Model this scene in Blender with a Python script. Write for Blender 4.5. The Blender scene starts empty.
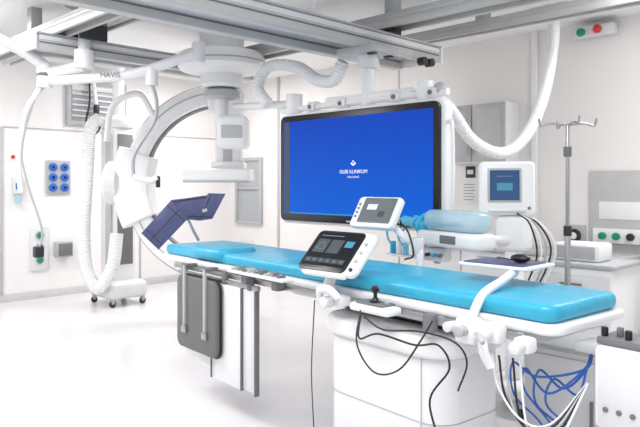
import bpy, bmesh, math, random
from mathutils import Vector, Matrix
random.seed(3)
sc = bpy.context.scene
pi = math.pi

# ---------------------------------------------------------------- materials
def mat(name, col, rough=0.45, metal=0.0, var=0.03, nscale=6.0, bump=0.0, bscale=40.0, emit=None, es=0.0, alpha=1.0, trans=0.0, coat=0.0):
    m = bpy.data.materials.new(name); m.use_nodes = True
    nt = m.node_tree; b = nt.nodes['Principled BSDF']
    b.inputs['Roughness'].default_value = rough
    b.inputs['Metallic'].default_value = metal
    b.inputs['Coat Weight'].default_value = coat
    b.inputs['Transmission Weight'].default_value = trans
    b.inputs['Alpha'].default_value = alpha
    tc = nt.nodes.new('ShaderNodeTexCoord')
    n = nt.nodes.new('ShaderNodeTexNoise'); n.inputs['Scale'].default_value = nscale
    n.inputs['Detail'].default_value = 3
    nt.links.new(tc.outputs['Object'], n.inputs['Vector'])
    r = nt.nodes.new('ShaderNodeValToRGB')
    c = Vector(col[:3])
    r.color_ramp.elements[0].position = 0.3; r.color_ramp.elements[1].position = 0.7
    r.color_ramp.elements[0].color = (*[max(0, x*(1-var)) for x in c], 1)
    r.color_ramp.elements[1].color = (*[min(1, x*(1+var)) for x in c], 1)
    nt.links.new(n.outputs['Fac'], r.inputs['Fac'])
    nt.links.new(r.outputs['Color'], b.inputs['Base Color'])
    if bump > 0:
        n2 = nt.nodes.new('ShaderNodeTexNoise'); n2.inputs['Scale'].default_value = bscale
        nt.links.new(tc.outputs['Object'], n2.inputs['Vector'])
        bp = nt.nodes.new('ShaderNodeBump'); bp.inputs['Strength'].default_value = bump
        bp.inputs['Distance'].default_value = 0.02
        nt.links.new(n2.outputs['Fac'], bp.inputs['Height'])
        nt.links.new(bp.outputs['Normal'], b.inputs['Normal'])
    if emit:
        b.inputs['Emission Color'].default_value = (*emit, 1)
        b.inputs['Emission Strength'].default_value = es
    return m

WALL = mat('wall_paint', (0.85,0.83,0.82), 0.6, var=0.01, nscale=1.5)
WALLR = mat('wall_paint_warm', (0.81,0.785,0.77), 0.6, var=0.01, nscale=1.5)
CEIL = mat('ceiling_paint', (0.90,0.895,0.89), 0.8, var=0.01, nscale=1.0)
FLOOR = mat('floor_vinyl', (0.76,0.745,0.76), 0.20, var=0.03, nscale=2.2, bump=0.015, bscale=3)
BASEB = mat('baseboard_vinyl', (0.62,0.61,0.61), 0.4)
WHITE = mat('white_plastic', (0.83,0.835,0.84), 0.30, var=0.01)
WHITE2 = mat('white_enamel', (0.72,0.73,0.745), 0.25, var=0.01, coat=0.3)
LGREY = mat('light_grey_plastic', (0.44,0.45,0.46), 0.4)
GREY = mat('grey_plastic', (0.16,0.165,0.17), 0.5)
PAD = mat('grey_pad_vinyl', (0.14,0.145,0.14), 0.55, bump=0.1, bscale=12)
STEEL = mat('stainless_steel', (0.42,0.42,0.42), 0.28, 0.9)
ALU = mat('rail_aluminium', (0.50,0.505,0.50), 0.40, 0.2)
DARK = mat('dark_metal', (0.035,0.035,0.04), 0.4, 0.3)
BLACK = mat('black_plastic', (0.008,0.008,0.010), 0.3)
RUB = mat('black_cable', (0.010,0.009,0.009), 0.5)
BLUEPAD = mat('cyan_mattress_vinyl', (0.03,0.39,0.59), 0.34, var=0.07, nscale=5, bump=0.6, bscale=7)
NAVY = mat('navy_lead_vinyl', (0.06,0.07,0.17), 0.42, bump=0.5, bscale=14)
BLUEC = mat('blue_cable', (0.02,0.12,0.48), 0.4)
SOCK = mat('blue_socket', (0.02,0.14,0.58), 0.4)
CYAN = mat('cyan_plastic', (0.02,0.42,0.66), 0.2)
CLEAR = mat('clear_blue_plastic', (0.50,0.72,0.82), 0.12, alpha=0.55)
CLEARC = mat('clear_cyan_plastic', (0.12,0.55,0.75), 0.1, alpha=0.7)
GREEN = mat('green_plastic', (0.0,0.26,0.13), 0.35)
RED = mat('red_plastic', (0.60,0.03,0.02), 0.35)
YEL = mat('yellow_label', (0.8,0.6,0.05), 0.4)
PAPER = mat('paper', (0.8,0.8,0.8), 0.8)
GLASS = mat('window_glass', (0.40,0.42,0.44), 0.08)
PANELG = mat('grey_wall_panel', (0.50,0.495,0.49), 0.5)
LIGHTP = mat('lamp_diffuser', (0.9,0.9,0.9), 0.5, emit=(1,0.98,0.95), es=4.0)

def screen_mat(name, c0, c1, es, scale=1.0):
    m = bpy.data.materials.new(name); m.use_nodes = True
    nt = m.node_tree; b = nt.nodes['Principled BSDF']
    b.inputs['Base Color'].default_value = (0.005,0.005,0.005,1); b.inputs['Roughness'].default_value = 0.3
    b.inputs['Specular IOR Level'].default_value = 0.12
    tc = nt.nodes.new('ShaderNodeTexCoord'); mp = nt.nodes.new('ShaderNodeMapping')
    g = nt.nodes.new('ShaderNodeTexGradient'); g.gradient_type = 'LINEAR'
    r = nt.nodes.new('ShaderNodeValToRGB')
    mp.inputs['Scale'].default_value = (1/scale,1,1)
    mp.inputs['Rotation'].default_value = (0,0,-pi/2)
    mp.inputs['Location'].default_value = (0.5,0,0)
    nt.links.new(tc.outputs['Object'], mp.inputs['Vector']); nt.links.new(mp.outputs['Vector'], g.inputs['Vector'])
    nt.links.new(g.outputs['Fac'], r.inputs['Fac'])
    r.color_ramp.elements[0].color = (*c0,1); r.color_ramp.elements[1].color = (*c1,1)
    nt.links.new(r.outputs['Color'], b.inputs['Emission Color'])
    b.inputs['Emission Strength'].default_value = es
    return m
SCR = screen_mat('blue_screen', (0.0,0.13,0.72), (0.0,0.05,0.50), 1.0)
SCRD = screen_mat('dark_ui_screen', (0.010,0.016,0.022), (0.008,0.012,0.018), 1.0)
SCRG = screen_mat('grey_ui_screen', (0.20,0.24,0.26), (0.27,0.31,0.33), 0.8)
SCRB = screen_mat('injector_ui_screen', (0.05,0.12,0.26), (0.03,0.08,0.20), 1.0)
UIW = mat('ui_white', (0.8,0.8,0.8), 0.5, emit=(0.9,0.95,1), es=0.4)
UIC = mat('ui_cyan', (0.03,0.18,0.26), 0.5, emit=(0.06,0.26,0.4), es=0.4)
UIG = mat('ui_grey', (0.03,0.035,0.04), 0.5, emit=(0.05,0.07,0.09), es=0.5)
UIL = mat('ui_line_grey', (0.15,0.17,0.19), 0.5, emit=(0.2,0.25,0.3), es=0.4)

# ---------------------------------------------------------------- builder
M = Matrix.Identity(4)
cur = None
groups = []
def G(name, frame=None):
    global cur, M
    e = bpy.data.objects.new(name, None); sc.collection.objects.link(e)
    e.empty_display_size = 0.1
    cur = e; groups.append((e, []))
    M = frame.copy() if frame is not None else Matrix.Identity(4)
    return e
def T(x,y,z): return Matrix.Translation((x,y,z))
def RX(a): return Matrix.Rotation(math.radians(a),4,'X')
def RY(a): return Matrix.Rotation(math.radians(a),4,'Y')
def RZ(a): return Matrix.Rotation(math.radians(a),4,'Z')
def face(loc, yaw=0, tilt=0, roll=0):
    return T(*loc) @ RZ(yaw) @ RX(90-tilt) @ RZ(roll)
def emit_obj(name, bm, m, L=None, smooth=True):
    bmesh.ops.recalc_face_normals(bm, faces=bm.faces)
    me = bpy.data.meshes.new(name); bm.to_mesh(me); bm.free()
    me.materials.append(m)
    if smooth:
        for p in me.polygons: p.use_smooth = True
        try: me.set_sharp_from_angle(angle=math.radians(38))
        except Exception: pass
    o = bpy.data.objects.new(name, me); sc.collection.objects.link(o)
    o.matrix_world = M @ (L if L is not None else Matrix.Identity(4))
    if cur is not None: groups[-1][1].append(o)
    return o
def box(name, c, s, m, bev=0.006, L=None, seg=2):
    bm = bmesh.new(); bmesh.ops.create_cube(bm, size=1)
    bmesh.ops.scale(bm, vec=s, verts=bm.verts)
    b = min(bev, min(s)*0.45)
    if b > 0: bmesh.ops.bevel(bm, geom=bm.edges[:], offset=b, segments=seg, affect='EDGES', profile=0.5)
    LL = T(*c) if L is None else T(*c) @ L
    return emit_obj(name, bm, m, LL)
def b2(name, x0,x1,y0,y1,z0,z1, m, bev=0.006, seg=2):
    return box(name, ((x0+x1)/2,(y0+y1)/2,(z0+z1)/2), (abs(x1-x0),abs(y1-y0),abs(z1-z0)), m, bev, seg=seg)
def lathe(name, prof, m, L=None, n=32):
    bm = bmesh.new(); rings = []
    for r,z in prof:
        if r < 1e-5: rings.append([bm.verts.new((0,0,z))])
        else: rings.append([bm.verts.new((r*math.cos(2*pi*i/n), r*math.sin(2*pi*i/n), z)) for i in range(n)])
    for a,b in zip(rings, rings[1:]):
        for i in range(n):
            j=(i+1)%n
            if len(a)==1 and len(b)==1: continue
            if len(a)==1: bm.faces.new((a[0],b[i],b[j]))
            elif len(b)==1: bm.faces.new((a[i],a[j],b[0]))
            else: bm.faces.new((a[i],a[j],b[j],b[i]))
    if len(rings[0])>1: bm.faces.new(rings[0][::-1])
    if len(rings[-1])>1: bm.faces.new(rings[-1])
    return emit_obj(name, bm, m, L)
def cyl(name, p0, p1, r, m, r1=None, n=24, bev=None):
    p0=Vector(p0); p1=Vector(p1); d=p1-p0; l=d.length
    if r1 is None: r1=r
    b = min(0.004, r*0.3, l*0.2) if bev is None else min(bev, r*0.6, l*0.45)
    q = d.to_track_quat('Z','Y').to_matrix().to_4x4()
    return lathe(name, [(r-b,0),(r-b*0.3,b*0.3),(r,b),(r1,l-b),(r1-b*0.3,l-b*0.3),(r1-b,l)], m, T(*p0) @ q, n)
def ball(name, c, r, m, sc_=(1,1,1), n=24):
    prof=[(r*math.sin(pi*i/12), -r*math.cos(pi*i/12)) for i in range(13)]
    prof[0]=(0,-r); prof[-1]=(0,r)
    return lathe(name, prof, m, T(*c) @ Matrix.Diagonal((*sc_,1)), n)
def crom(pts, k=8):
    P=[Vector(p) for p in pts]
    if len(P)<3: return P
    P=[P[0]*2-P[1]]+P+[P[-1]*2-P[-2]]; out=[]
    for i in range(1,len(P)-2):
        a,b,c,d=P[i-1:i+3]
        for t in range(k):
            u=t/k
            out.append(0.5*((2*b)+(c-a)*u+(2*a-5*b+4*c-d)*u*u+(3*b-a-3*c+d)*u**3))
    out.append(P[-2]); return out
def tube(name, pts, r, m, n=10, k=8, corr=0.0, straight=False, r1=None, flat=1.0):
    P = [Vector(p) for p in pts] if straight else crom(pts,k)
    if corr>0:
        L=[0]
        for a,b in zip(P,P[1:]): L.append(L[-1]+(b-a).length)
        N=int(L[-1]/0.014); Q=[]; j=0
        for i in range(N+1):
            s=L[-1]*i/N
            while j<len(L)-2 and L[j+1]<s: j+=1
            u=(s-L[j])/max(1e-6,(L[j+1]-L[j])); Q.append(P[j].lerp(P[j+1],u))
        P=Q
    bm=bmesh.new(); rings=[]; nrm=None
    for i,p in enumerate(P):
        t=(P[min(i+1,len(P)-1)]-P[max(i-1,0)]).normalized()
        if nrm is None:
            nrm = t.orthogonal().normalized() if flat==1.0 else (Vector((0,0,1)) - t*t.z).normalized()
        else: nrm=(nrm-t*nrm.dot(t)).normalized()
        bi=t.cross(nrm)
        rr=r if r1 is None else r+(r1-r)*i/(len(P)-1)
        if corr>0 and i%2: rr*=1-corr
        rings.append([bm.verts.new(p+nrm*rr*math.cos(2*pi*j/n)+bi*rr*flat*math.sin(2*pi*j/n)) for j in range(n)])
    for a,b in zip(rings,rings[1:]):
        for j in range(n):
            q=(j+1)%n; bm.faces.new((a[j],a[q],b[q],b[j]))
    bm.faces.new(rings[0][::-1]); bm.faces.new(rings[-1])
    return emit_obj(name,bm,m)
def rrect(w,h,r,n=6,cx=0,cy=0):
    out=[]
    for sx,sy,a0 in ((1,1,0),(-1,1,90),(-1,-1,180),(1,-1,270)):
        for i in range(n+1):
            a=math.radians(a0+90*i/n)
            out.append((cx+sx*(w/2-r)+r*math.cos(a), cy+sy*(h/2-r)+r*math.sin(a)))
    return out
def prism(name, poly, z0, z1, m, bev=0.004, L=None, seg=2):
    bm=bmesh.new()
    vs=[bm.verts.new((x,y,z0)) for x,y in poly]
    f=bm.faces.new(vs)
    r=bmesh.ops.extrude_face_region(bm, geom=[f])
    nv=[g for g in r['geom'] if isinstance(g,bmesh.types.BMVert)]
    bmesh.ops.translate(bm, vec=(0,0,z1-z0), verts=nv)
    if bev>0:
        es=[e for e in bm.edges if abs(e.verts[0].co.z-e.verts[1].co.z)<1e-6]
        bmesh.ops.bevel(bm, geom=es, offset=bev, segments=seg, affect='EDGES', profile=0.5, clamp_overlap=True)
    return emit_obj(name,bm,m,L)
def arc(cx,cy,ro,ri,a0,a1,n=40):
    A=[math.radians(a0+(a1-a0)*i/n) for i in range(n+1)]
    return [(cx+ro*math.cos(a),cy+ro*math.sin(a)) for a in A]+[(cx+ri*math.cos(a),cy+ri*math.sin(a)) for a in A[::-1]]
def text(name, s, size, loc, m, align='CENTER'):
    c=bpy.data.curves.new(name,'FONT'); c.body=s; c.size=size; c.align_x=align; c.extrude=0.0004
    c.materials.append(m)
    o=bpy.data.objects.new(name,c); sc.collection.objects.link(o)
    o.matrix_world=M @ T(*loc); groups[-1][1].append(o); return o
def caster(prefix, x,y, r=0.045):
    cyl(prefix+'_wheel',(x-0.015,y,r),(x+0.015,y,r),r,DARK)
    b2(prefix+'_fork',x-0.022,x+0.022,y-0.02,y+0.02,r,2*r+0.03,LGREY,0.004)

# ---------------------------------------------------------------- room shell
XW,YW,H = -8.5,6.4,3.1
def shell(name,x0,x1,y0,y1,z0,z1,m,bev=0):
    global cur,M
    cur=None; M=Matrix.Identity(4)
    return b2(name,x0,x1,y0,y1,z0,z1,m,bev)
shell('floor',XW-0.1,2.5,-2.5,YW+0.1,-0.1,0,FLOOR)
shell('ceiling',XW-0.1,2.5,-2.5,YW+0.1,H,H+0.1,CEIL)
shell('wall_left',XW-0.1,XW,-2.5,YW+0.1,0,H,WALL)
shell('wall_back',XW,2.5,YW,YW+0.1,0,H,WALLR)
shell('baseboard_left',XW,XW+0.015,-2.5,YW,0,0.10,BASEB,0.003)
shell('baseboard_back',XW+0.015,2.5,YW-0.015,YW,0,0.10,BASEB,0.003)
shell('trim_1',XW,XW+0.03,2.76,2.86,0.10,2.2,PANELG,0.004)
shell('trim_2',XW,XW+0.012,4.75,4.78,0.10,2.2,PANELG,0.002)
shell('trim_3',XW,XW+0.012,2.86,YW,2.20,2.215,PANELG,0.002)
shell('trim_4',-7.3,-7.26,YW-0.02,YW,0.10,H,PANELG,0.002)
shell('trim_5',-5.0,-4.985,YW-0.012,YW,0.10,H,PANELG,0.002)
for i,(x,y) in enumerate([(-6.9,4.6),(-6.9,1.6),(-4.9,5.5),(-2.2,1.2),(-1.2,4.9),(-4.6,0.9),(0.2,2.4)]):
    G('ceiling_lamp')
    b2('diffuser',x-0.28,x+0.28,y-0.28,y+0.28,H-0.012,H-0.004,LIGHTP,0.002)
    for s in (-1,1):
        b2('frame_x%d'%s,x-0.31,x+0.31,y+s*0.295-0.015,y+s*0.295+0.015,H-0.02,H,WHITE,0.003)
        b2('frame_y%d'%s,x+s*0.295-0.015,x+s*0.295+0.015,y-0.28,y+0.28,H-0.02,H,WHITE,0.003)

# ---------------------------------------------------------------- wall left fittings
G('window_2')
b2('frame_top',XW,XW+0.06,3.66,4.52,2.84,2.90,LGREY,0.006)
b2('frame_bottom',XW,XW+0.06,3.66,4.52,2.28,2.34,LGREY,0.006)
b2('frame_l',XW,XW+0.06,3.66,3.72,2.34,2.84,LGREY,0.006)
b2('frame_r',XW,XW+0.06,4.46,4.52,2.34,2.84,LGREY,0.006)
b2('glass',XW+0.001,XW+0.012,3.72,4.46,2.34,2.84,GLASS,0)
b2('blind_box',XW+0.012,XW+0.05,3.73,4.45,2.76,2.84,WHITE2,0.006)
for i in range(5): b2('blind_slat_%d'%i,XW+0.014,XW+0.036,3.74,4.44,2.40+i*0.075,2.425+i*0.075,WHITE2,0.002)
G('blue_socket_panel')
b2('plate',XW,XW+0.035,3.40,3.72,1.35,1.80,LGREY,0.01)
for i in range(3):
    for j in range(2):
        y=3.48+j*0.155; z=1.44+i*0.135
        cyl('socket_%d_%d'%(i,j),(XW+0.03,y,z),(XW+0.055,y,z),0.055,SOCK)
        cyl('hole_%d_%d'%(i,j),(XW+0.05,y,z),(XW+0.058,y,z),0.02,BLACK)
G('soap_dispenser')
b2('body',XW,XW+0.09,2.97,3.09,1.36,1.58,WHITE2,0.02)
b2('bottle',XW+0.02,XW+0.08,2.99,3.07,1.24,1.36,CLEAR,0.015)
b2('label',XW+0.088,XW+0.094,2.99,3.07,1.42,1.50,SOCK,0.001)
tube('lever',[(XW+0.08,3.0,1.56),(XW+0.14,3.0,1.54),(XW+0.15,3.03,1.50)],0.008,STEEL)
G('alarm_button')
cyl('collar',(XW,2.98,1.83),(XW+0.02,2.98,1.83),0.04,WHITE)
cyl('button',(XW+0.02,2.98,1.83),(XW+0.035,2.98,1.83),0.025,RED)
G('gas_outlet_panel')
b2('plate',XW,XW+0.03,3.2,3.42,0.36,0.92,WHITE2,0.01)
for i,(z,m) in enumerate([(0.82,GREEN),(0.66,BLACK),(0.50,GREEN)]):
    cyl('outlet_%d'%i,(XW+0.03,3.31,z),(XW+0.06,3.31,z),0.04,m)
    cyl('ring_%d'%i,(XW+0.028,3.31,z),(XW+0.045,3.31,z),0.055,LGREY)
G('wall_box')
b2('body',XW,XW+0.12,3.50,3.72,0.52,0.72,LGREY,0.015)
b2('lid',XW+0.12,XW+0.135,3.52,3.70,0.54,0.70,GREY,0.008)
G('hanging_cable')
tube('loop_1',[(XW+0.1,3.95,2.9),(XW+0.15,3.93,2.6),(XW+0.15,3.88,2.3),(XW+0.15,3.98,2.16),(XW+0.15,4.08,2.28),(XW+0.15,4.0,2.5)],0.012,RUB)
tube('loop_2',[(XW+0.12,3.98,3.08),(XW+0.14,4.0,2.8),(XW+0.14,4.03,2.55)],0.03,WHITE)
cyl('plug',(XW+0.14,4.03,2.45),(XW+0.14,4.03,2.57),0.04,DARK)

# ---------------------------------------------------------------- wall back fittings
def wallcab(x0,x1,z0,z1):
    b2('carcass',x0,x1,YW-0.3,YW,z0,z1,WHITE,0.01)
    w=(x1-x0)/2
    for i in range(2):
        a=x0+i*w+0.01; b=a+w-0.02
        b2('door_frame_%d'%i,a,b,YW-0.325,YW-0.3,z0+0.01,z1-0.01,LGREY,0.005)
        b2('door_glass_%d'%i,a+0.05,b-0.05,YW-0.33,YW-0.322,z0+0.06,z1-0.06,PANELG,0.002)
        cyl('handle_%d'%i,((b-0.03) if i==0 else (a+0.03),YW-0.35,z0+0.1),((b-0.03) if i==0 else (a+0.03),YW-0.35,z0+0.25),0.008,STEEL)
G('wall_cabinet'); wallcab(-4.15,-3.35,1.72,2.36)
G('window_1')
x0,x1,z0,z1=-8.25,-7.7,0.9,1.85
b2('glass',x0,x1,YW-0.02,YW,z0,z1,GLASS,0)
for nm,a in (('l',(x0-0.05,x0,z0-0.05,z1+0.05)),('r',(x1,x1+0.05,z0-0.05,z1+0.05)),('b',(x0,x1,z0-0.05,z0)),('t',(x0,x1,z1,z1+0.05)),('m',(x0,x1,1.4,1.43))):
    b2('frame_'+nm,a[0],a[1],YW-0.05,YW,a[2],a[3],LGREY,0.005)
G('safety_sign')
b2('board',-4.02,-3.90,YW-0.01,YW,1.56,1.69,DARK,0.002)
b2('strip',-4.0,-3.92,YW-0.014,YW-0.01,1.60,1.65,PAPER,0.001)
G('wall_notice')
b2('sheet',-4.08,-3.86,YW-0.006,YW,1.26,1.52,PAPER,0.001)
for i in range(6): b2('line_%d'%i,-4.05,-3.90-0.02*(i%2),YW-0.008,YW-0.006,1.48-i*0.035,1.487-i*0.035,GREY,0)
G('wall_notice')
b2('sheet',-3.80,-3.58,YW-0.006,YW,1.20,1.52,PAPER,0.001)
for i in range(7): b2('line_%d'%i,-3.77,-3.63-0.02*(i%2),YW-0.008,YW-0.006,1.48-i*0.035,1.487-i*0.035,GREY,0)
G('power_socket')
b2('plate',-2.86,-2.64,YW-0.02,YW,0.86,1.08,LGREY,0.008)
cyl('socket',(-2.75,YW-0.02,0.97),(-2.75,YW-0.05,0.97),0.07,DARK)
cyl('core',(-2.75,YW-0.05,0.97),(-2.75,YW-0.055,0.97),0.035,PAPER)
G('wall_equipment_panel')
b2('panel',-2.6,-1.6,YW-0.03,YW,0.72,1.62,PANELG,0.008)
b2('rail',-2.55,-1.6,YW-0.07,YW-0.03,0.92,1.06,WHITE,0.008)
for i,m in enumerate((GREEN,GREEN,DARK,GREEN,YEL)):
    x=-2.45+i*0.13
    cyl('outlet_%d'%i,(x,YW-0.07,0.99),(x,YW-0.11,0.99),0.035,m)
b2('label',-2.5,-2.1,YW-0.035,YW-0.03,1.15,1.32,PAPER,0.001)
G('warning_lamp_box')
b2('trunk',-2.72,-2.32,YW-0.16,YW,2.93,3.03,WHITE2,0.01)
ball('dome_green',(-2.62,YW-0.18,2.97),0.042,GREEN)
ball('dome_red',(-2.46,YW-0.18,2.98),0.042,RED)
G('wall_conduit')
b2('duct',-3.2,-3.14,YW-0.05,YW,0.1,H,WHITE,0.008)
G('base_cabinet')
b2('plinth',-4.3,-2.1,YW-0.48,YW-0.02,0,0.1,LGREY,0.003)
b2('carcass',-4.3,-2.1,YW-0.52,YW-0.02,0.1,0.80,WHITE,0.006)
b2('worktop',-4.33,-2.07,YW-0.56,YW-0.02,0.80,0.84,LGREY,0.006)
for i in range(4):
    a=-4.29+i*0.548
    b2('door_%d'%i,a,a+0.535,YW-0.54,YW-0.52,0.11,0.79,WHITE2,0.004)
    cyl('handle_%d'%i,(a+0.2,YW-0.56,0.74),(a+0.34,YW-0.56,0.74),0.007,STEEL)

# ---------------------------------------------------------------- ceiling rails
def railX(y,z,x0,x1,w=0.16,h=0.12):
    b2('web',x0,x1,y-w/2,y+w/2,z+h*0.55,z+h,ALU,0.004)
    b2('lip_a',x0,x1,y-w/2,y-w/2+0.035,z,z+h*0.55,ALU,0.004)
    b2('lip_b',x0,x1,y+w/2-0.035,y+w/2,z,z+h*0.55,ALU,0.004)
    b2('track_strip',x0,x1,y-w/2-0.004,y-w/2,z+h*0.75,z+h*0.95,LGREY,0.0)
    n=int((x1-x0)/1.3)
    for i in range(n+1):
        x=x0+0.3+i*1.3
        if x<x1: b2('hanger_%d'%i,x-0.05,x+0.05,y-0.05,y+0.05,z+h,H,LGREY,0.004)
G('ceiling_rail'); railX(2.30,2.76,-7.6,1.0)
G('ceiling_rail'); railX(4.15,2.76,-6.2,1.0,0.20)
G('ceiling_rail'); railX(5.05,2.84,-4.6,1.0,0.14,0.10)
G('ceiling_rail'); railX(2.75,2.90,-8.0,-3.9,0.12,0.10)
def bridge(x,z,y0,y1,sep=0.36):
    for i,s in enumerate((-1,1)):
        b2('beam_%d'%i,x+s*sep/2-0.045,x+s*sep/2+0.045,y0,y1,z,z+0.13,ALU,0.005)
        b2('lip_%d'%i,x+s*sep/2-0.06,x+s*sep/2+0.06,y0,y1,z+0.13,z+0.145,LGREY,0.003)
        b2('groove_%d'%i,x+s*sep/2-0.047,x+s*sep/2+0.047,y0+0.02,y1-0.02,z+0.055,z+0.068,GREY,0.0)
        b2('strip_%d'%i,x+s*sep/2-0.049,x+s*sep/2+0.049,y0+0.02,y1-0.02,z+0.085,z+0.12,WHITE2,0.0)
    b2('deck',x-sep/2+0.045,x+sep/2-0.045,y0+0.02,y1-0.02,z+0.07,z+0.10,WHITE2,0.003)
    b2('cap_a',x-sep/2-0.06,x+sep/2+0.06,y1,y1+0.03,z,z+0.14,WHITE,0.006)
    b2('cap_b',x-sep/2-0.06,x+sep/2+0.06,y0-0.03,y0,z,z+0.14,WHITE,0.006)
G('ceiling_bridge'); bridge(-3.47,2.55,1.3,4.70,0.42)
for y in (2.30,4.15): b2('trolley_%d'%int(y*10),-3.65,-3.25,y-0.05,y+0.05,2.69,2.76,DARK,0.006)
G('ceiling_bridge'); bridge(-5.6,2.62,2.1,4.4,0.24)
for y in (2.30,4.15): b2('trolley_%d'%int(y*10),-5.75,-5.45,y-0.05,y+0.05,2.74,2.78,DARK,0.006)

# ---------------------------------------------------------------- big display
G('wall_display_monitor', face((-3.345,3.68,1.625)))
W,Hh=1.64,0.89
prism('rear_shell',rrect(W+0.06,Hh+0.05,0.07),-0.13,-0.03,WHITE,0.02,seg=3)
prism('bezel',rrect(W,Hh,0.05),-0.035,0.0,BLACK,0.006)
prism('white_rim',rrect(W+0.035,Hh+0.035,0.065),-0.05,-0.028,WHITE,0.006)
box('panel',(0,0.005,0.001),(W-0.10,Hh-0.11,0.002),SCR,0)
text('logo_text','OLBE KLINIKUM',0.040,(0.03,-0.05,0.003),UIW)
text('logo_subtext','OUR CLINICS',0.020,(0.03,-0.085,0.003),UIW)
for i,(x,y,w) in enumerate([(0,0.045,0.02),(-0.018,0.03,0.02),(0.018,0.03,0.02),(0,0.02,0.03)]):
    prism('logo_mark_%d'%i,[(0.03+x-w/2,y-0.005),(0.03+x,y-0.013),(0.03+x+w/2,y-0.005),(0.03+x,y+0.008)],0.002,0.003,UIW,0)
box('sidebar',(-0.73,0.005,0.003),(0.06,0.77,0.001),UIG,0)
box('taskbar',(0.02,-0.375,0.0025),(W-0.16,0.008,0.001),UIC,0)
box('brand_badge',(0,-0.425,0.001),(0.09,0.012,0.002),LGREY,0)
cyl('crossbar',(-0.95,0.52,-0.14),(0.80,0.52,-0.14),0.028,WHITE)
for i,x in enumerate((-0.55,-0.2,0.35,0.68)):
    cyl('knuckle_%d'%i,(x-0.045,0.52,-0.14),(x+0.045,0.52,-0.14),0.05,WHITE)
    cyl('knuckle_pin_%d'%i,(x,0.52,-0.09),(x,0.52,-0.08),0.018,GREY)
    box('strap_%d'%i,(x,0.42,-0.14),(0.05,0.2,0.03),WHITE,0.008)
tube('side_handle',[(0.85,0.30,-0.06),(0.90,0.25,-0.04),(0.90,-0.25,-0.04),(0.85,-0.32,-0.06)],0.014,WHITE,n=10)
box('back_plate',(0,0.1,-0.16),(0.5,0.5,0.06),WHITE2,0.02)
M=Matrix.Identity(4)
cyl('column',(-3.30,3.84,2.0),(-3.30,3.84,2.56),0.055,WHITE)
cyl('column_collar',(-3.30,3.84,2.40),(-3.30,3.84,2.55),0.085,WHITE2)
b2('arm_beam',-3.75,-2.85,3.80,3.88,2.13,2.21,WHITE,0.02)
cyl('hub_left',(-4.15,3.83,2.06),(-4.15,3.83,2.28),0.075,WHITE)
cyl('hub_right',(-2.75,3.83,2.10),(-2.75,3.83,2.24),0.06,WHITE)
ball('joint_cap',(-2.62,3.83,2.17),0.05,LGREY)
b2('trolley_plate',-3.5,-3.12,3.68,4.0,2.50,2.56,LGREY,0.01)
for i,(x,y) in enumerate([(-3.2,3.75),(-3.2,3.95),(-3.2,4.4),(-3.2,4.5)]):
    cyl('roller_%d'%i,(x-0.02,y,2.52),(x+0.05,y,2.52),0.035,DARK)

G('corrugated_cable_hose')
tube('hose',[(-2.62,5.6,3.08),(-2.6,5.6,2.85),(-2.52,5.28,2.34),(-2.52,4.98,1.94),(-2.56,4.64,1.74),(-2.66,4.34,1.82),(-2.70,4.08,2.05),(-2.76,3.92,2.17)],0.05,WHITE,n=12,corr=0.12)
cyl('ceiling_collar',(-2.62,5.6,3.0),(-2.62,5.6,3.1),0.09,LGREY)
b2('ceiling_plate',-2.8,-2.44,5.52,5.7,3.06,3.1,LGREY,0.006)
G('corrugated_cable_hose')
tube('hose',[(-4.35,3.70,2.20),(-4.47,3.68,2.36),(-4.38,3.73,2.54),(-4.12,3.83,2.52),(-3.88,3.85,2.38),(-3.68,3.85,2.36),(-3.58,3.85,2.50)],0.055,WHITE,n=12,corr=0.12)

# ---------------------------------------------------------------- C-arm
CF = face((-5.85,4.25,1.5),45)
G('c_arm_xray', CF)
prism('c_band',arc(0.05,0.0,1.08,0.86,92,262,48),-0.13,0.13,WHITE,0.03,seg=3)
prism('c_track',arc(0.05,0,1.10,1.078,94,258,48),-0.05,0.05,GREY,0.004)
prism('c_side_groove',arc(0.05,0,1.00,0.985,94,258,48),0.125,0.135,LGREY,0.001)
prism('c_inner_track',arc(0.05,0,0.865,0.845,94,258,48),-0.07,0.07,GREY,0.004)
prism('tube_housing',rrect(0.62,0.34,0.10,cx=0.12,cy=-0.94),-0.22,0.22,WHITE,0.05,seg=3)
box('collimator',(0.22,-0.72,0),(0.34,0.12,0.3),WHITE2,0.02)
prism('detector_arm',rrect(0.40,0.30,0.10,cx=0.10,cy=0.90),-0.17,0.17,WHITE,0.04,seg=3)
box('detector_lift',(0.12,0.52,0),(0.28,0.62,0.26),WHITE,0.04,seg=3)
box('detector_lift_rail',(0.12,0.45,0.135),(0.10,0.5,0.02),LGREY,0.005)
box('detector_neck',(0.12,0.19,0),(0.36,0.10,0.34),WHITE2,0.03)
box('detector_panel',(0.0,0.09,0.0),(0.74,0.13,0.52),WHITE,0.03,seg=3)
box('detector_rim',(0.0,0.02,0.0),(0.70,0.03,0.49),LGREY,0.008)
prism('carriage',arc(0.05,0,1.18,0.80,160,205,24),-0.18,0.18,WHITE,0.05,seg=3)
M=Matrix.Identity(4)
cx,cy=-7.45,3.88
b2('stand_column',cx-0.17,cx+0.17,cy-0.17,cy+0.17,0.25,2.20,WHITE,0.07,seg=4)
b2('stand_spine',cx+0.03,cx+0.16,cy-0.19,cy-0.165,0.5,2.1,LGREY,0.006)
b2('stand_edge',cx+0.165,cx+0.185,cy-0.10,cy+0.1,0.5,2.1,GREY,0.004)
lathe('stand_top',[(0,0),(0.20,0),(0.22,0.03),(0.22,0.10),(0.16,0.14),(0.07,0.16),(0.07,0.92),(0,0.92)],WHITE,T(cx,cy,2.18))
b2('stand_base',cx-0.30,cx+0.30,cy-0.26,cy+0.26,0.09,0.30,WHITE2,0.07,seg=4)
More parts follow.
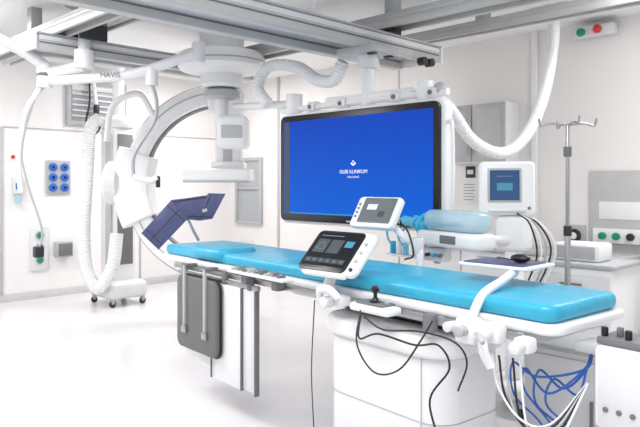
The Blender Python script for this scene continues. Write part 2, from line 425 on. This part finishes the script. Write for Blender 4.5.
for i,(a,b) in enumerate(((-0.24,-0.2),(0.24,-0.2),(-0.24,0.2),(0.24,0.2))): caster('caster_%d'%i,cx+a,cy+b,0.04)
cyl('stand_link',(cx+0.1,cy+0.02,1.55),(-6.6,3.45,1.5),0.13,WHITE)
lathe('pivot_drum',[(0.0,-0.10),(0.22,-0.10),(0.25,-0.07),(0.25,0.05),(0.22,0.08),(0,0.08)],WHITE2,T(-6.68,3.46,1.5)@RZ(45)@RY(90))
G('corrugated_cable_hose')
tube('hose',[(-7.40,3.62,2.30),(-7.46,3.52,2.15),(-7.50,3.50,1.6),(-7.50,3.46,0.9),(-7.42,3.46,0.45),(-7.26,3.52,0.25),(-7.10,3.62,0.5),(-7.08,3.67,0.9)],0.08,WHITE,n=12,corr=0.12)
G('corrugated_cable_hose')
tube('hose',[(-6.40,3.20,1.95),(-6.22,3.18,2.3),(-6.0,3.35,2.42),(-5.95,3.5,2.2)],0.035,WHITE,n=12,corr=0.12)

G('ceiling_pivot_unit', T(0.16,0.16,0))
lathe('drum',[(0,0.0),(0.18,0.0),(0.21,0.03),(0.21,0.13),(0.28,0.15),(0.40,0.17),(0.43,0.20),(0.43,0.30),(0.40,0.34),(0.24,0.37),(0.22,0.40),(0.22,0.66),(0,0.66)],WHITE,T(-5.35,3.65,2.44),n=48)
lathe('rim_ring',[(0.36,0.0),(0.436,0.0),(0.436,0.014),(0.36,0.014)],LGREY,T(-5.35,3.65,2.68),n=48)  # thin light grey band around the rim of the drum
lathe('lower_disc',[(0,0),(0.10,0),(0.18,0.02),(0.18,0.08),(0.1,0.12),(0,0.12)],LGREY,T(-5.35,3.65,2.33))
cyl('neck',(-5.35,3.65,2.12),(-5.35,3.65,2.35),0.07,WHITE)
box('head',(-5.25,3.72,2.0),(0.30,0.3,0.32),WHITE,0.05,RZ(45),seg=3)
box('head_vent',(-5.14,3.61,2.0),(0.2,0.02,0.12),LGREY,0.004,RZ(45))
cyl('outrigger',(-5.2,3.70,2.25),(-4.34,3.69,2.2),0.035,WHITE)

# ---------------------------------------------------------------- suspension arms
G('ceiling_support_arm')
cyl('ceiling_flange',(-5.42,2.50,3.04),(-5.42,2.50,3.1),0.16,LGREY)
b2('rail_trolley',-5.62,-5.22,2.38,2.62,2.84,2.90,GREY,0.01)
b2('rail_trolley_side_a',-5.62,-5.58,2.38,2.62,2.72,2.86,DARK,0.006)
b2('rail_trolley_side_b',-5.26,-5.22,2.38,2.62,2.72,2.86,DARK,0.006)
cyl('mast',(-5.42,2.50,2.60),(-5.42,2.50,3.05),0.05,WHITE)
cyl('mast_hub',(-5.42,2.50,2.50),(-5.42,2.50,2.66),0.085,WHITE)
tube('arm_a',[(-5.42,2.50,2.53),(-5.58,2.40,2.50),(-5.72,2.28,2.46)],0.05,WHITE,n=14)
cyl('joint_a',(-5.72,2.28,2.34),(-5.72,2.28,2.56),0.065,WHITE)
cyl('joint_a_ring',(-5.72,2.28,2.44),(-5.72,2.28,2.47),0.068,GREY)
tube('arm_b',[(-5.72,2.28,2.54),(-5.68,2.1,2.62),(-5.62,1.85,2.70),(-5.5,1.5,2.78)],0.05,WHITE,n=14)
tube('arm_c',[(-5.72,2.28,2.40),(-5.5,2.5,2.42),(-5.15,2.85,2.47),(-4.76,3.24,2.66)],0.045,WHITE,n=14)
cyl('joint_c',(-4.76,3.24,2.56),(-4.76,3.24,2.74),0.06,WHITE)
M=face((-5.30,2.70,2.445),45)
text('arm_label','MAVIS',0.065,(0.0,-0.02,0.052),GREY)
M=Matrix.Identity(4)
cyl('joint_d',(-5.05,2.95,2.36),(-5.05,2.95,2.52),0.055,WHITE)
tube('drop_arm',[(-5.05,2.95,2.38),(-5.02,2.98,2.2),(-5.04,2.96,2.03),(-5.12,2.82,1.75),(-5.14,2.82,1.55)],0.016,LGREY,n=10)
tube('drop_clamp',[(-5.14,2.82,1.56),(-5.05,2.93,1.52),(-5.0,2.98,1.55)],0.03,WHITE,n=10)
cyl('handle',(-5.0,2.98,1.46),(-5.0,2.98,1.56),0.02,DARK)
tube('drop_cable',[(-5.72,2.28,2.36),(-5.78,2.20,2.2),(-5.82,2.12,1.8),(-5.80,2.16,1.5),(-5.74,2.26,1.1),(-5.74,2.24,0.92)],0.010,LGREY,n=8)
tube('drop_tube',[(-5.74,2.26,2.36),(-5.82,2.15,2.1),(-5.86,2.11,1.7),(-5.84,2.12,1.42)],0.024,WHITE,n=10)
b2('hand_controller',-5.80,-5.72,2.2,2.28,0.84,0.94,DARK,0.015)

# ---------------------------------------------------------------- patient table
TF = T(-1.0,2.64,0) @ RZ(-5.4)
G('patient_table', TF)
prism('mattress',rrect(3.32,0.56,0.06,cx=-1.74),0.950,1.022,BLUEPAD,0.028,seg=4)
prism('head_cushion',rrect(0.46,0.34,0.10,cx=-2.72,cy=-0.15),0.965,1.05,BLUEPAD,0.035,seg=4)
prism('tabletop',rrect(3.38,0.62,0.08,cx=-1.74),0.910,0.950,WHITE,0.012,seg=3)
prism('tabletop_tray',rrect(3.1,0.50,0.05,cx=-1.68),0.870,0.910,LGREY,0.01)
for i,s in enumerate((-1,1)):
    b2('side_rail_%d'%i,-3.1,-0.14,s*0.335-0.008,s*0.335+0.008,0.880,0.910,STEEL,0.003)
    for j in range(8):
        x=-3.0+j*0.40
        b2('rail_post_%d_%d'%(i,j),x-0.015,x+0.015,s*0.315-0.02,s*0.315+0.02,0.885,0.908,LGREY,0.003)
b2('carriage',-1.85,-0.45,-0.20,0.20,0.83,0.870,WHITE2,0.015)
b2('carriage_gear',-1.65,-0.5,-0.14,0.14,0.80,0.83,DARK,0.006)
prism('pedestal_body',rrect(0.82,0.50,0.14,n=10,cx=-1.01,cy=-0.06),0.06,0.70,WHITE,0.02,seg=3)
prism('pedestal_collar',rrect(0.88,0.56,0.16,n=10,cx=-1.01,cy=-0.06),0.70,0.80,WHITE,0.03,seg=4)
prism('pedestal_seam',rrect(0.826,0.506,0.14,n=10,cx=-1.01,cy=-0.06),0.40,0.404,LGREY,0)
b2('pedestal_corner_seam',-0.72,-0.716,-0.312,-0.308,0.08,0.70,LGREY,0)
prism('pedestal_plinth',rrect(0.92,0.60,0.16,n=10,cx=-1.01,cy=-0.06),0.0,0.06,LGREY,0.01)
b2('accessory_tray',-2.2,-1.62,-0.44,-0.35,0.945,0.965,WHITE,0.006)
b2('tray_clamp_a',-2.1,-2.04,-0.40,-0.33,0.88,0.95,GREY,0.006)
b2('tray_clamp_b',-1.78,-1.72,-0.40,-0.33,0.88,0.95,GREY,0.006)
for i in range(9): b2('peg_%d'%i,-2.17+i*0.06,-2.14+i*0.06,-0.43,-0.38,0.965,0.978+0.012*(i%2),(LGREY,STEEL,GREY)[i%3],0.004)
b2('handle_bracket',-1.30,-1.16,-0.42,-0.33,0.87,0.93,WHITE,0.02)
tube('pan_handle',[(-1.28,-0.44,0.90),(-1.25,-0.47,0.96),(-1.18,-0.47,0.97),(-1.15,-0.44,0.93)],0.02,WHITE,n=12)
cyl('handle_knob',(-1.22,-0.43,0.90),(-1.22,-0.48,0.90),0.03,WHITE2)
b2('clamp_block',-0.36,-0.24,-0.40,-0.33,0.86,0.94,WHITE,0.02)
ball('ball_joint',(-0.30,-0.42,0.91),0.040,WHITE)
tube('clamp_arm',[(-0.30,-0.42,0.90),(-0.28,-0.44,0.84),(-0.26,-0.42,0.78)],0.02,WHITE)
cyl('clamp_lever',(-0.30,-0.46,0.91),(-0.24,-0.50,0.89),0.010,LGREY)
b2('clamp_block_b',-0.18,-0.11,-0.40,-0.33,0.85,0.91,WHITE,0.015)
cyl('clamp_knob_b',(-0.14,-0.40,0.88),(-0.14,-0.45,0.88),0.024,WHITE2)
cyl('clamp_knob_c',(-0.5,-0.34,0.89),(-0.5,-0.40,0.89),0.022,WHITE2)
b2('rail_bracket_c',-0.66,-0.60,-0.37,-0.33,0.84,0.92,GREY,0.006)

G('lead_side_shield', TF)
b2('top_bar',-2.98,-1.96,-0.37,-0.347,0.845,0.875,STEEL,0.004)
b2('panel_a',-2.96,-2.50,-0.372,-0.352,0.28,0.845,WHITE,0.006)
b2('panel_b',-2.49,-2.14,-0.378,-0.358,0.21,0.845,WHITE,0.006)
b2('panel_c',-2.12,-1.98,-0.372,-0.352,0.22,0.845,WHITE2,0.006)
for i,x in enumerate((-2.495,-2.13,-1.975)):
    b2('edge_%d'%i,x-0.006,x+0.006,-0.384,-0.35,0.21,0.845,GREY,0.002)
for i,x in enumerate((-2.9,-2.35,-2.05)): b2('hook_%d'%i,x-0.02,x+0.02,-0.376,-0.345,0.84,0.925,GREY,0.004)

G('arm_support_board', TF)
prism('pad',rrect(0.54,0.50,0.06,n=6),0,0.035,PAD,0.012,L=T(-2.62,-0.395,0.61)@RX(90),seg=3)
prism('pad_frame',rrect(0.56,0.52,0.07,n=6),0,0.008,DARK,0.002,L=T(-2.62,-0.388,0.61)@RX(90))
for i,x in enumerate((-2.76,-2.48)):
    b2('strap_%d'%i,x-0.013,x+0.013,-0.446,-0.428,0.50,0.93,LGREY,0.003)
    b2('buckle_%d'%i,x-0.03,x+0.03,-0.45,-0.428,0.47,0.52,STEEL,0.006)
    b2('hook_%d'%i,x-0.02,x+0.02,-0.44,-0.345,0.915,0.94,GREY,0.004)

# touch console
G('touch_control_console', T(-2.28,2.40,1.145)@RX(45))
prism('housing',rrect(0.40,0.27,0.035),-0.035,0.0,WHITE,0.01,seg=3)
prism('bezel',rrect(0.335,0.264,0.03,cx=-0.033),-0.002,0.006,BLACK,0.003)
box('panel',(-0.033,0.008,0.007),(0.305,0.22,0.002),SCRD,0)
for i in range(6):
    box('tile_%d'%i,(-0.153+i*0.047,-0.07,0.0085),(0.040,0.028,0.001),UIG,0)
    box('tile_text_%d'%i,(-0.153+i*0.047,-0.07,0.0092),(0.020,0.003,0.0006),UIL,0)
for i in range(2): box('view_pane_%d'%i,(-0.12+i*0.10,0.025,0.0085),(0.085,0.09,0.001),UIG,0)
tube('body_outline',[(-0.15,0.01,0.010),(-0.12,0.05,0.010),(-0.09,0.01,0.010),(-0.12,0.0,0.010),(-0.15,0.01,0.010)],0.001,UIL,n=6)
box('tile_blue',(0.07,0.045,0.009),(0.055,0.04,0.001),UIC,0)
box('tile_bar',(-0.08,0.095,0.009),(0.16,0.004,0.001),UIL,0)
for i in range(3): cyl('key_%d'%i,(0.169,0.06-i*0.055,0),(0.169,0.06-i*0.055,0.01),0.010,LGREY)
cyl('stop_key',(0.169,-0.105,0),(0.169,-0.105,0.012),0.010,DARK)
box('grip',(0.0,-0.142,-0.01),(0.3,0.025,0.03),WHITE,0.01)
M=TF
tube('neck',[(-1.33,-0.36,0.90),(-1.33,-0.33,1.0),(-1.32,-0.28,1.08)],0.03,WHITE,n=12)
b2('clamp',-1.38,-1.28,-0.39,-0.345,0.86,0.93,WHITE2,0.012)

# secondary console on far rail
G('contrast_display_console', T(-2.61,3.10,1.32)@RX(57))
prism('housing',rrect(0.35,0.225,0.03),-0.045,0.0,WHITE,0.012,seg=3)
prism('bezel',rrect(0.26,0.18,0.01,cx=0.015,cy=0.008),0,0.004,GREY,0.001)
box('panel',(0.015,0.008,0.005),(0.235,0.155,0.002),SCRG,0)
box('tile_a',(-0.03,0.03,0.0065),(0.08,0.04,0.001),PAPER,0)
box('tile_b',(0.06,-0.02,0.0065),(0.05,0.04,0.001),UIG,0)
for i in range(4): cyl('key_%d'%i,(-0.145,0.05-i*0.03,0),(-0.145,0.05-i*0.03,0.006),0.008,GREY)
M=Matrix.Identity(4)
tube('arm',[(-2.54,3.14,1.27),(-2.42,3.16,1.16),(-2.30,3.14,1.12),(-2.28,3.12,0.95)],0.022,WHITE,n=12)
cyl('arm_joint',(-2.31,3.14,1.08),(-2.31,3.14,1.17),0.04,WHITE2)
b2('clamp',-2.33,-2.23,3.11,3.16,0.86,0.96,DARK,0.01)
b2('rear_box',-2.65,-2.50,3.15,3.22,1.21,1.33,LGREY,0.015)
tube('arm_cable',[(-2.5,3.16,1.25),(-2.36,3.10,1.22),(-2.28,3.06,1.08),(-2.36,3.08,1.04)],0.006,RUB,n=6)

# joystick
G('joystick_control', TF)
b2('base',-1.06,-0.80,-0.45,-0.345,0.885,0.925,WHITE,0.015)
b2('top_plate',-1.02,-0.84,-0.44,-0.35,0.925,0.935,GREY,0.004)
cyl('boot',(-0.93,-0.395,0.935),(-0.93,-0.395,0.955),0.03,BLACK,r1=0.016)
cyl('stick',(-0.93,-0.395,0.95),(-0.93,-0.395,0.985),0.009,BLACK)
lathe('knob',[(0,0),(0.014,0),(0.021,0.012),(0.021,0.022),(0.012,0.032),(0,0.034)],BLACK,T(-0.93,-0.395,0.98))
cyl('button',(-0.86,-0.39,0.934),(-0.86,-0.39,0.944),0.01,LGREY)

# mouse tray
G('mouse_tray')
prism('tray',rrect(0.38,0.29,0.03),0,0.014,WHITE,0.005,L=T(-1.56,2.84,1.10))
prism('mouse_pad',rrect(0.32,0.24,0.015),0,0.004,NAVY,0.001,L=T(-1.57,2.84,1.114))
tube('arm',[(-1.46,2.74,1.09),(-1.45,2.60,1.06),(-1.44,2.42,1.02),(-1.43,2.30,0.92)],0.02,WHITE,n=12)
b2('arm_foot',-1.48,-1.38,2.26,2.34,0.84,0.95,WHITE,0.02)
cyl('arm_knob',(-1.43,2.26,0.90),(-1.43,2.21,0.90),0.022,LGREY)
G('computer_mouse')
ball('body',(-1.49,2.85,1.139),0.05,BLACK,(1.0,0.62,0.42))
cyl('wheel',(-1.475,2.845,1.154),(-1.475,2.855,1.154),0.008,GREY)
tube('cable',[(-1.53,2.85,1.128),(-1.60,2.90,1.125),(-1.66,2.93,1.124)],0.003,RUB,n=6)

G('foot_end_control_box', TF)
b2('body',0.04,0.30,-0.20,0.04,0.58,0.89,WHITE,0.02)
b2('front_panel',0.06,0.28,-0.205,-0.20,0.60,0.87,WHITE2,0.002)
for i in range(3): cyl('port_%d'%i,(0.09+i*0.05,-0.20,0.66),(0.09+i*0.05,-0.212,0.66),0.010,GREY)
b2('bracket',-0.06,0.06,-0.16,-0.02,0.84,0.875,LGREY,0.006)
b2('connector_block',0.04,0.26,-0.18,-0.02,0.89,0.92,GREY,0.008)
for i in range(4): cyl('plug_%d'%i,(0.06+i*0.045,-0.15+0.03*(i%2),0.92),(0.06+i*0.045,-0.15+0.03*(i%2),0.955),0.013,(BLACK,GREY,BLACK,LGREY)[i])

# cables
G('black_cable_bundle')
tube('cable_0',[(-2.00,2.27,0.90),(-1.96,2.20,0.76),(-1.84,2.18,0.66),(-1.70,2.18,0.70),(-1.60,2.2,0.84),(-1.57,2.24,0.92)],0.004,RUB,n=8)
tube('cable_1',[(-1.98,2.25,0.89),(-1.92,2.17,0.80),(-1.80,2.16,0.84),(-1.62,2.18,0.82),(-1.50,2.18,0.84),(-1.44,2.17,0.76),(-1.52,2.15,0.62),(-1.46,2.13,0.45),(-1.44,2.12,0.2),(-1.40,2.0,0.01)],0.0045,RUB,n=8)
tube('cable_2',[(-1.95,2.24,0.88),(-1.78,2.17,0.86),(-1.60,2.18,0.88),(-1.42,2.17,0.87),(-1.36,2.17,0.80),(-1.40,2.17,0.68)],0.004,RUB,n=8)
G('hanging_power_cable')
tube('cable_0',[(-2.42,2.38,0.88),(-2.41,2.35,0.6),(-2.40,2.34,0.42),(-2.39,2.36,0.02)],0.003,RUB,n=8)
G('white_cable_bundle')
for i in range(5):
    o=i*0.03
    tube('cable_%d'%i,[(-1.32+o,2.29,0.82),(-1.28+o,2.27,0.70-o),(-1.18+o,2.26,0.60-o),(-1.08+o*0.5,2.30,0.60),(-1.0,2.44,0.74)],0.0045,(WHITE,RUB,LGREY,RUB,WHITE)[i],n=8)
G('blue_cable_bundle')
rr=random.Random(8)
for i in range(4):
    o=i*0.05; j=lambda: rr.uniform(-0.03,0.03)
    tube('cable_%d'%i,[(-1.03,2.56,0.85),(-1.03+j(),2.54,0.76),(-1.10-o,2.55+j(),0.66+j()),(-1.22-o+j(),2.60,0.70+j()),(-1.26-o,2.64,0.56+j()),(-1.12-o,2.62,0.46),(-1.04-o+j(),2.62,0.30),(-1.16-o,2.72,0.01)],0.005,BLUEC,n=8)

# navy lead shield at head end
G('flexible_lead_apron', face((-4.36,2.84,1.20),45,8))
SA=[(-.34,-.10),(-.20,-.23),(.03,.02),(-.11,.165)]
SB=[(-.12,.165),(.02,.01),(.12,.0),(.18,.205),(.04,.185)]
SC_=[(.12,.0),(.22,.015),(.32,.215),(.18,.22)]
prism('panel_a',SA,0.0,0.02,NAVY,0.008)
prism('panel_b',SB,-0.01,0.015,NAVY,0.008)
prism('panel_c',SC_,-0.005,0.02,NAVY,0.008)
for i,(a,b) in enumerate([((-.27,-.165),(-.04,.09)),((-.30,-.07),(-.17,-.19)),((-.14,.12),(.0,.0)),((-.1,.15),(.17,.19)),((.03,.03),(.21,.03)),((.2,.2),(.14,.02))]):
    tube('seam_%d'%i,[(a[0],a[1],0.02),(b[0],b[1],0.02)],0.003,BLACK,n=6,straight=True)
tube('support_rod',[(0.0,0.05,-0.02),(0.06,-0.08,-0.06),(0.10,-0.155,-0.08)],0.012,STEEL,n=8)
box('badge',(0.16,0.08,0.022),(0.04,0.025,0.003),LGREY,0.001,RZ(20))

# ---------------------------------------------------------------- IV pole
G('iv_drip_pole')
px,py_=-1.68,3.80
cyl('pole_lower',(px,py_,0.12),(px,py_,1.2),0.018,STEEL)
cyl('pole_upper',(px,py_,1.15),(px,py_,1.86),0.012,STEEL)
cyl('collar',(px,py_,1.18),(px,py_,1.24),0.024,DARK)
cyl('clamp',(px,py_,1.66),(px,py_,1.72),0.024,GREY)
for i in range(5):
    a=2*pi*i/5
    tube('leg_%d'%i,[(px,py_,0.14),(px+0.12*math.cos(a),py_+0.12*math.sin(a),0.11),(px+0.22*math.cos(a),py_+0.22*math.sin(a),0.085)],0.012,STEEL)
    ball('wheel_%d'%i,(px+0.22*math.cos(a),py_+0.22*math.sin(a),0.038),0.038,DARK,(0.6,1,1))
for i in range(4):
    a=pi/4+pi/2*i
    c,s=math.cos(a),math.sin(a)
    tube('hook_%d'%i,[(px,py_,1.85),(px+0.10*c,py_+0.10*s,1.86),(px+0.155*c,py_+0.155*s,1.845),(px+0.17*c,py_+0.17*s,1.865),(px+0.175*c,py_+0.175*s,1.89)],0.007,STEEL,n=8)

# ---------------------------------------------------------------- injector
G('contrast_injector')
ix,iy=-2.10,3.93
b2('base',ix-0.17,ix+0.17,iy-0.17,iy+0.17,0.09,0.20,WHITE,0.05,seg=3)
for i,(a,b) in enumerate(((-0.13,-0.13),(0.13,-0.13),(-0.13,0.13),(0.13,0.13))): caster('caster_%d'%i,ix+a,iy+b,0.035)
b2('column',ix-0.05,ix+0.05,iy-0.05,iy+0.05,0.2,1.10,WHITE,0.02)
b2('column_head',ix-0.10,ix+0.10,iy-0.08,iy+0.08,1.05,1.28,WHITE,0.03,seg=3)
M=face((ix-0.02,iy-0.06,1.465),33,4)
prism('monitor_housing',rrect(0.36,0.36,0.035),-0.09,0.0,WHITE,0.02,seg=3)
prism('monitor_bezel',rrect(0.22,0.23,0.012,cx=-0.015,cy=0.02),-0.001,0.004,LGREY,0.002)
box('panel',(-0.015,0.02,0.005),(0.19,0.20,0.002),SCRB,0)
box('ui_line',(-0.015,0.08,0.007),(0.10,0.004,0.001),UIL,0)
box('ui_box',(-0.015,0.01,0.007),(0.10,0.05,0.001),UIC,0)
cyl('knob',(0.14,-0.13,0),(0.14,-0.13,0.010),0.010,GREY)
box('lip',(0,-0.145,0.01),(0.24,0.025,0.03),WHITE2,0.01)
M=Matrix.Identity(4)
tube('swing_arm',[(ix,iy-0.05,1.12),(ix-0.10,iy-0.30,1.14),(ix-0.12,iy-0.46,1.14)],0.028,WHITE,n=12)
M=T(-2.22,3.40,1.20)@RZ(-15)
prism('head_shell',rrect(0.58,0.20,0.07),-0.10,0.0,WHITE,0.03,seg=3)
prism('head_cover',rrect(0.50,0.18,0.07,cx=0.02),0.0,0.13,CLEAR,0.05,seg=3)
b2('drive_block',-0.12,0.20,-0.05,0.05,0.0,0.06,WHITE2,0.015)
for i,y in enumerate((-0.045,0.045)):
    cyl('syringe_%d'%i,(-0.22,y,0.02),(-0.44,y,0.05),0.034,CLEARC)
    cyl('plunger_%d'%i,(-0.20,y,0.02),(-0.34,y,0.038),0.029,CYAN)
    cyl('tip_%d'%i,(-0.44,y,0.05),(-0.50,y,0.055),0.012,CYAN,r1=0.006)
    cyl('finger_ring_%d'%i,(-0.30,y,0.032),(-0.31,y,0.034),0.040,CYAN)
    cyl('drive_rod_%d'%i,(-0.18,y,0.03),(0.10,y,0.05),0.012,CYAN)
cyl('syringe_holder',(-0.25,0,0.02),(-0.28,0,0.025),0.085,CYAN)
b2('key_block',-0.02,0.12,-0.105,-0.095,-0.07,-0.02,GREY,0.004)
tube('line',[(-0.50,-0.04,0.055),(-0.55,-0.10,0.0),(-0.50,-0.14,-0.08),(-0.40,-0.12,-0.16)],0.008,CYAN,n=6)
tube('line_b',[(-0.50,0.04,0.055),(-0.52,0.0,-0.03),(-0.42,-0.12,-0.06),(-0.32,-0.12,-0.14)],0.006,CYAN,n=6)
for i in range(3): cyl('bottle_%d'%i,(-0.46+i*0.07,-0.13,-0.17),(-0.46+i*0.07,-0.13,-0.09),0.02,(CYAN,WHITE,CLEARC)[i])
b2('bottle_shelf',-0.50,-0.20,-0.16,-0.07,-0.185,-0.17,WHITE2,0.006)
b2('bottle_bracket',-0.26,-0.20,-0.12,-0.06,-0.17,-0.08,WHITE2,0.006)
M=Matrix.Identity(4)
for i in range(5):
    tube('lead_%d'%i,[(ix+0.05,iy-0.05,1.3),(ix+0.16+0.02*i,iy-0.1,1.24),(ix+0.20+0.03*i,iy-0.08,1.05),(ix+0.12,iy-0.05,0.85-0.05*i)],0.006,(RUB,WHITE,LGREY,RUB,WHITE)[i],n=6)
b2('manifold_post',ix-0.30,ix-0.26,iy-0.5,iy-0.46,0.98,1.13,LGREY,0.01)
b2('manifold',ix-0.36,ix-0.18,iy-0.54,iy-0.46,1.0,1.09,WHITE2,0.015)
for i in range(4): cyl('valve_%d'%i,(ix-0.345+i*0.045,iy-0.54,1.045),(ix-0.345+i*0.045,iy-0.58,1.045),0.012,(CYAN,DARK,CYAN,GREY)[i])

G('equipment_trolley')
tx,ty=-1.95,4.75
b2('body',tx-0.30,tx+0.26,ty-0.22,ty+0.22,0.12,0.90,WHITE,0.02)
for i in range(4): 
    b2('drawer_%d'%i,tx-0.28,tx+0.24,ty-0.235,ty-0.22,0.14+i*0.18,0.30+i*0.18,WHITE2,0.006)
    cyl('pull_%d'%i,(tx-0.1,ty-0.25,0.24+i*0.18),(tx+0.06,ty-0.25,0.24+i*0.18),0.007,GREY)
b2('top',tx-0.33,tx+0.29,ty-0.25,ty+0.25,0.90,0.93,LGREY,0.01)
b2('device',tx-0.2,tx+0.14,ty-0.14,ty+0.12,0.93,1.06,WHITE,0.02)
b2('device_face',tx-0.17,tx+0.11,ty-0.145,ty-0.14,0.95,1.04,LGREY,0.002)
for i,(a,b) in enumerate(((-0.26,-0.18),(0.22,-0.18),(-0.26,0.18),(0.22,0.18))): caster('caster_%d'%i,tx+a,ty+b,0.045)

G('instrument_cabinet')
b2('body',-1.62,-1.18,3.12,3.46,0.09,0.66,WHITE,0.02)
b2('door',-1.60,-1.20,3.105,3.12,0.12,0.63,WHITE2,0.006)
b2('top',-1.64,-1.16,3.10,3.48,0.66,0.685,LGREY,0.008)
cyl('handle',(-1.25,3.09,0.3),(-1.25,3.09,0.45),0.008,GREY)
for i,(a,b) in enumerate(((-1.57,3.17),(-1.23,3.17),(-1.57,3.41),(-1.23,3.41))): caster('caster_%d'%i,a,b,0.035)

# ---------------------------------------------------------------- finalise groups
bpy.context.view_layer.update()
for e,parts in groups:
    if not parts: continue
    lo=Vector((1e9,)*3); hi=Vector((-1e9,)*3)
    for o in parts:
        for c in o.bound_box:
            w=o.matrix_world @ Vector(c)
            for i in range(3): lo[i]=min(lo[i],w[i]); hi[i]=max(hi[i],w[i])
    loc=Vector(((lo.x+hi.x)/2,(lo.y+hi.y)/2,lo.z))
    e.location=loc
    for o in parts:
        mw=o.matrix_world.copy()
        o.parent=e
        o.matrix_parent_inverse=Matrix.Identity(4)
        o.matrix_basis=Matrix.Translation(-loc) @ mw

# ---------------------------------------------------------------- light
w=bpy.data.worlds.new('World'); sc.world=w; w.use_nodes=True
bg=w.node_tree.nodes['Background']; bg.inputs[0].default_value=(0.95,0.975,1.0,1); bg.inputs[1].default_value=0.82
def area(name,loc,sx,sy,p,rot=(0,0,0),col=(1,0.99,0.985)):
    l=bpy.data.lights.new(name,'AREA'); l.shape='RECTANGLE'; l.size=sx; l.size_y=sy; l.energy=p; l.color=col
    o=bpy.data.objects.new(name,l); o.location=loc; o.rotation_euler=rot; sc.collection.objects.link(o)
area('troffer_light_a',(-0.8,1.0,3.05),1.6,1.6,76)
area('troffer_light_b',(-6.9,1.4,3.05),1.2,1.2,60)
area('troffer_light_c',(-6.9,4.8,3.05),1.0,1.0,56)
area('troffer_light_d',(-1.2,4.9,3.05),1.0,1.0,56)
area('troffer_light_e',(-4.6,0.9,3.05),1.2,1.2,64)

# ---------------------------------------------------------------- camera
cam=bpy.data.cameras.new('camera'); co=bpy.data.objects.new('camera',cam); sc.collection.objects.link(co)
cam.lens=36; cam.sensor_width=36; cam.sensor_fit='HORIZONTAL'
co.location=(0,0,1.5); co.rotation_euler=(pi/2,0,pi/4)
cam.shift_y=-(213.5-183)/640.0
cam.clip_start=0.05
sc.camera=co
sc.view_settings.view_transform='Standard'
sc.view_settings.exposure=0.0
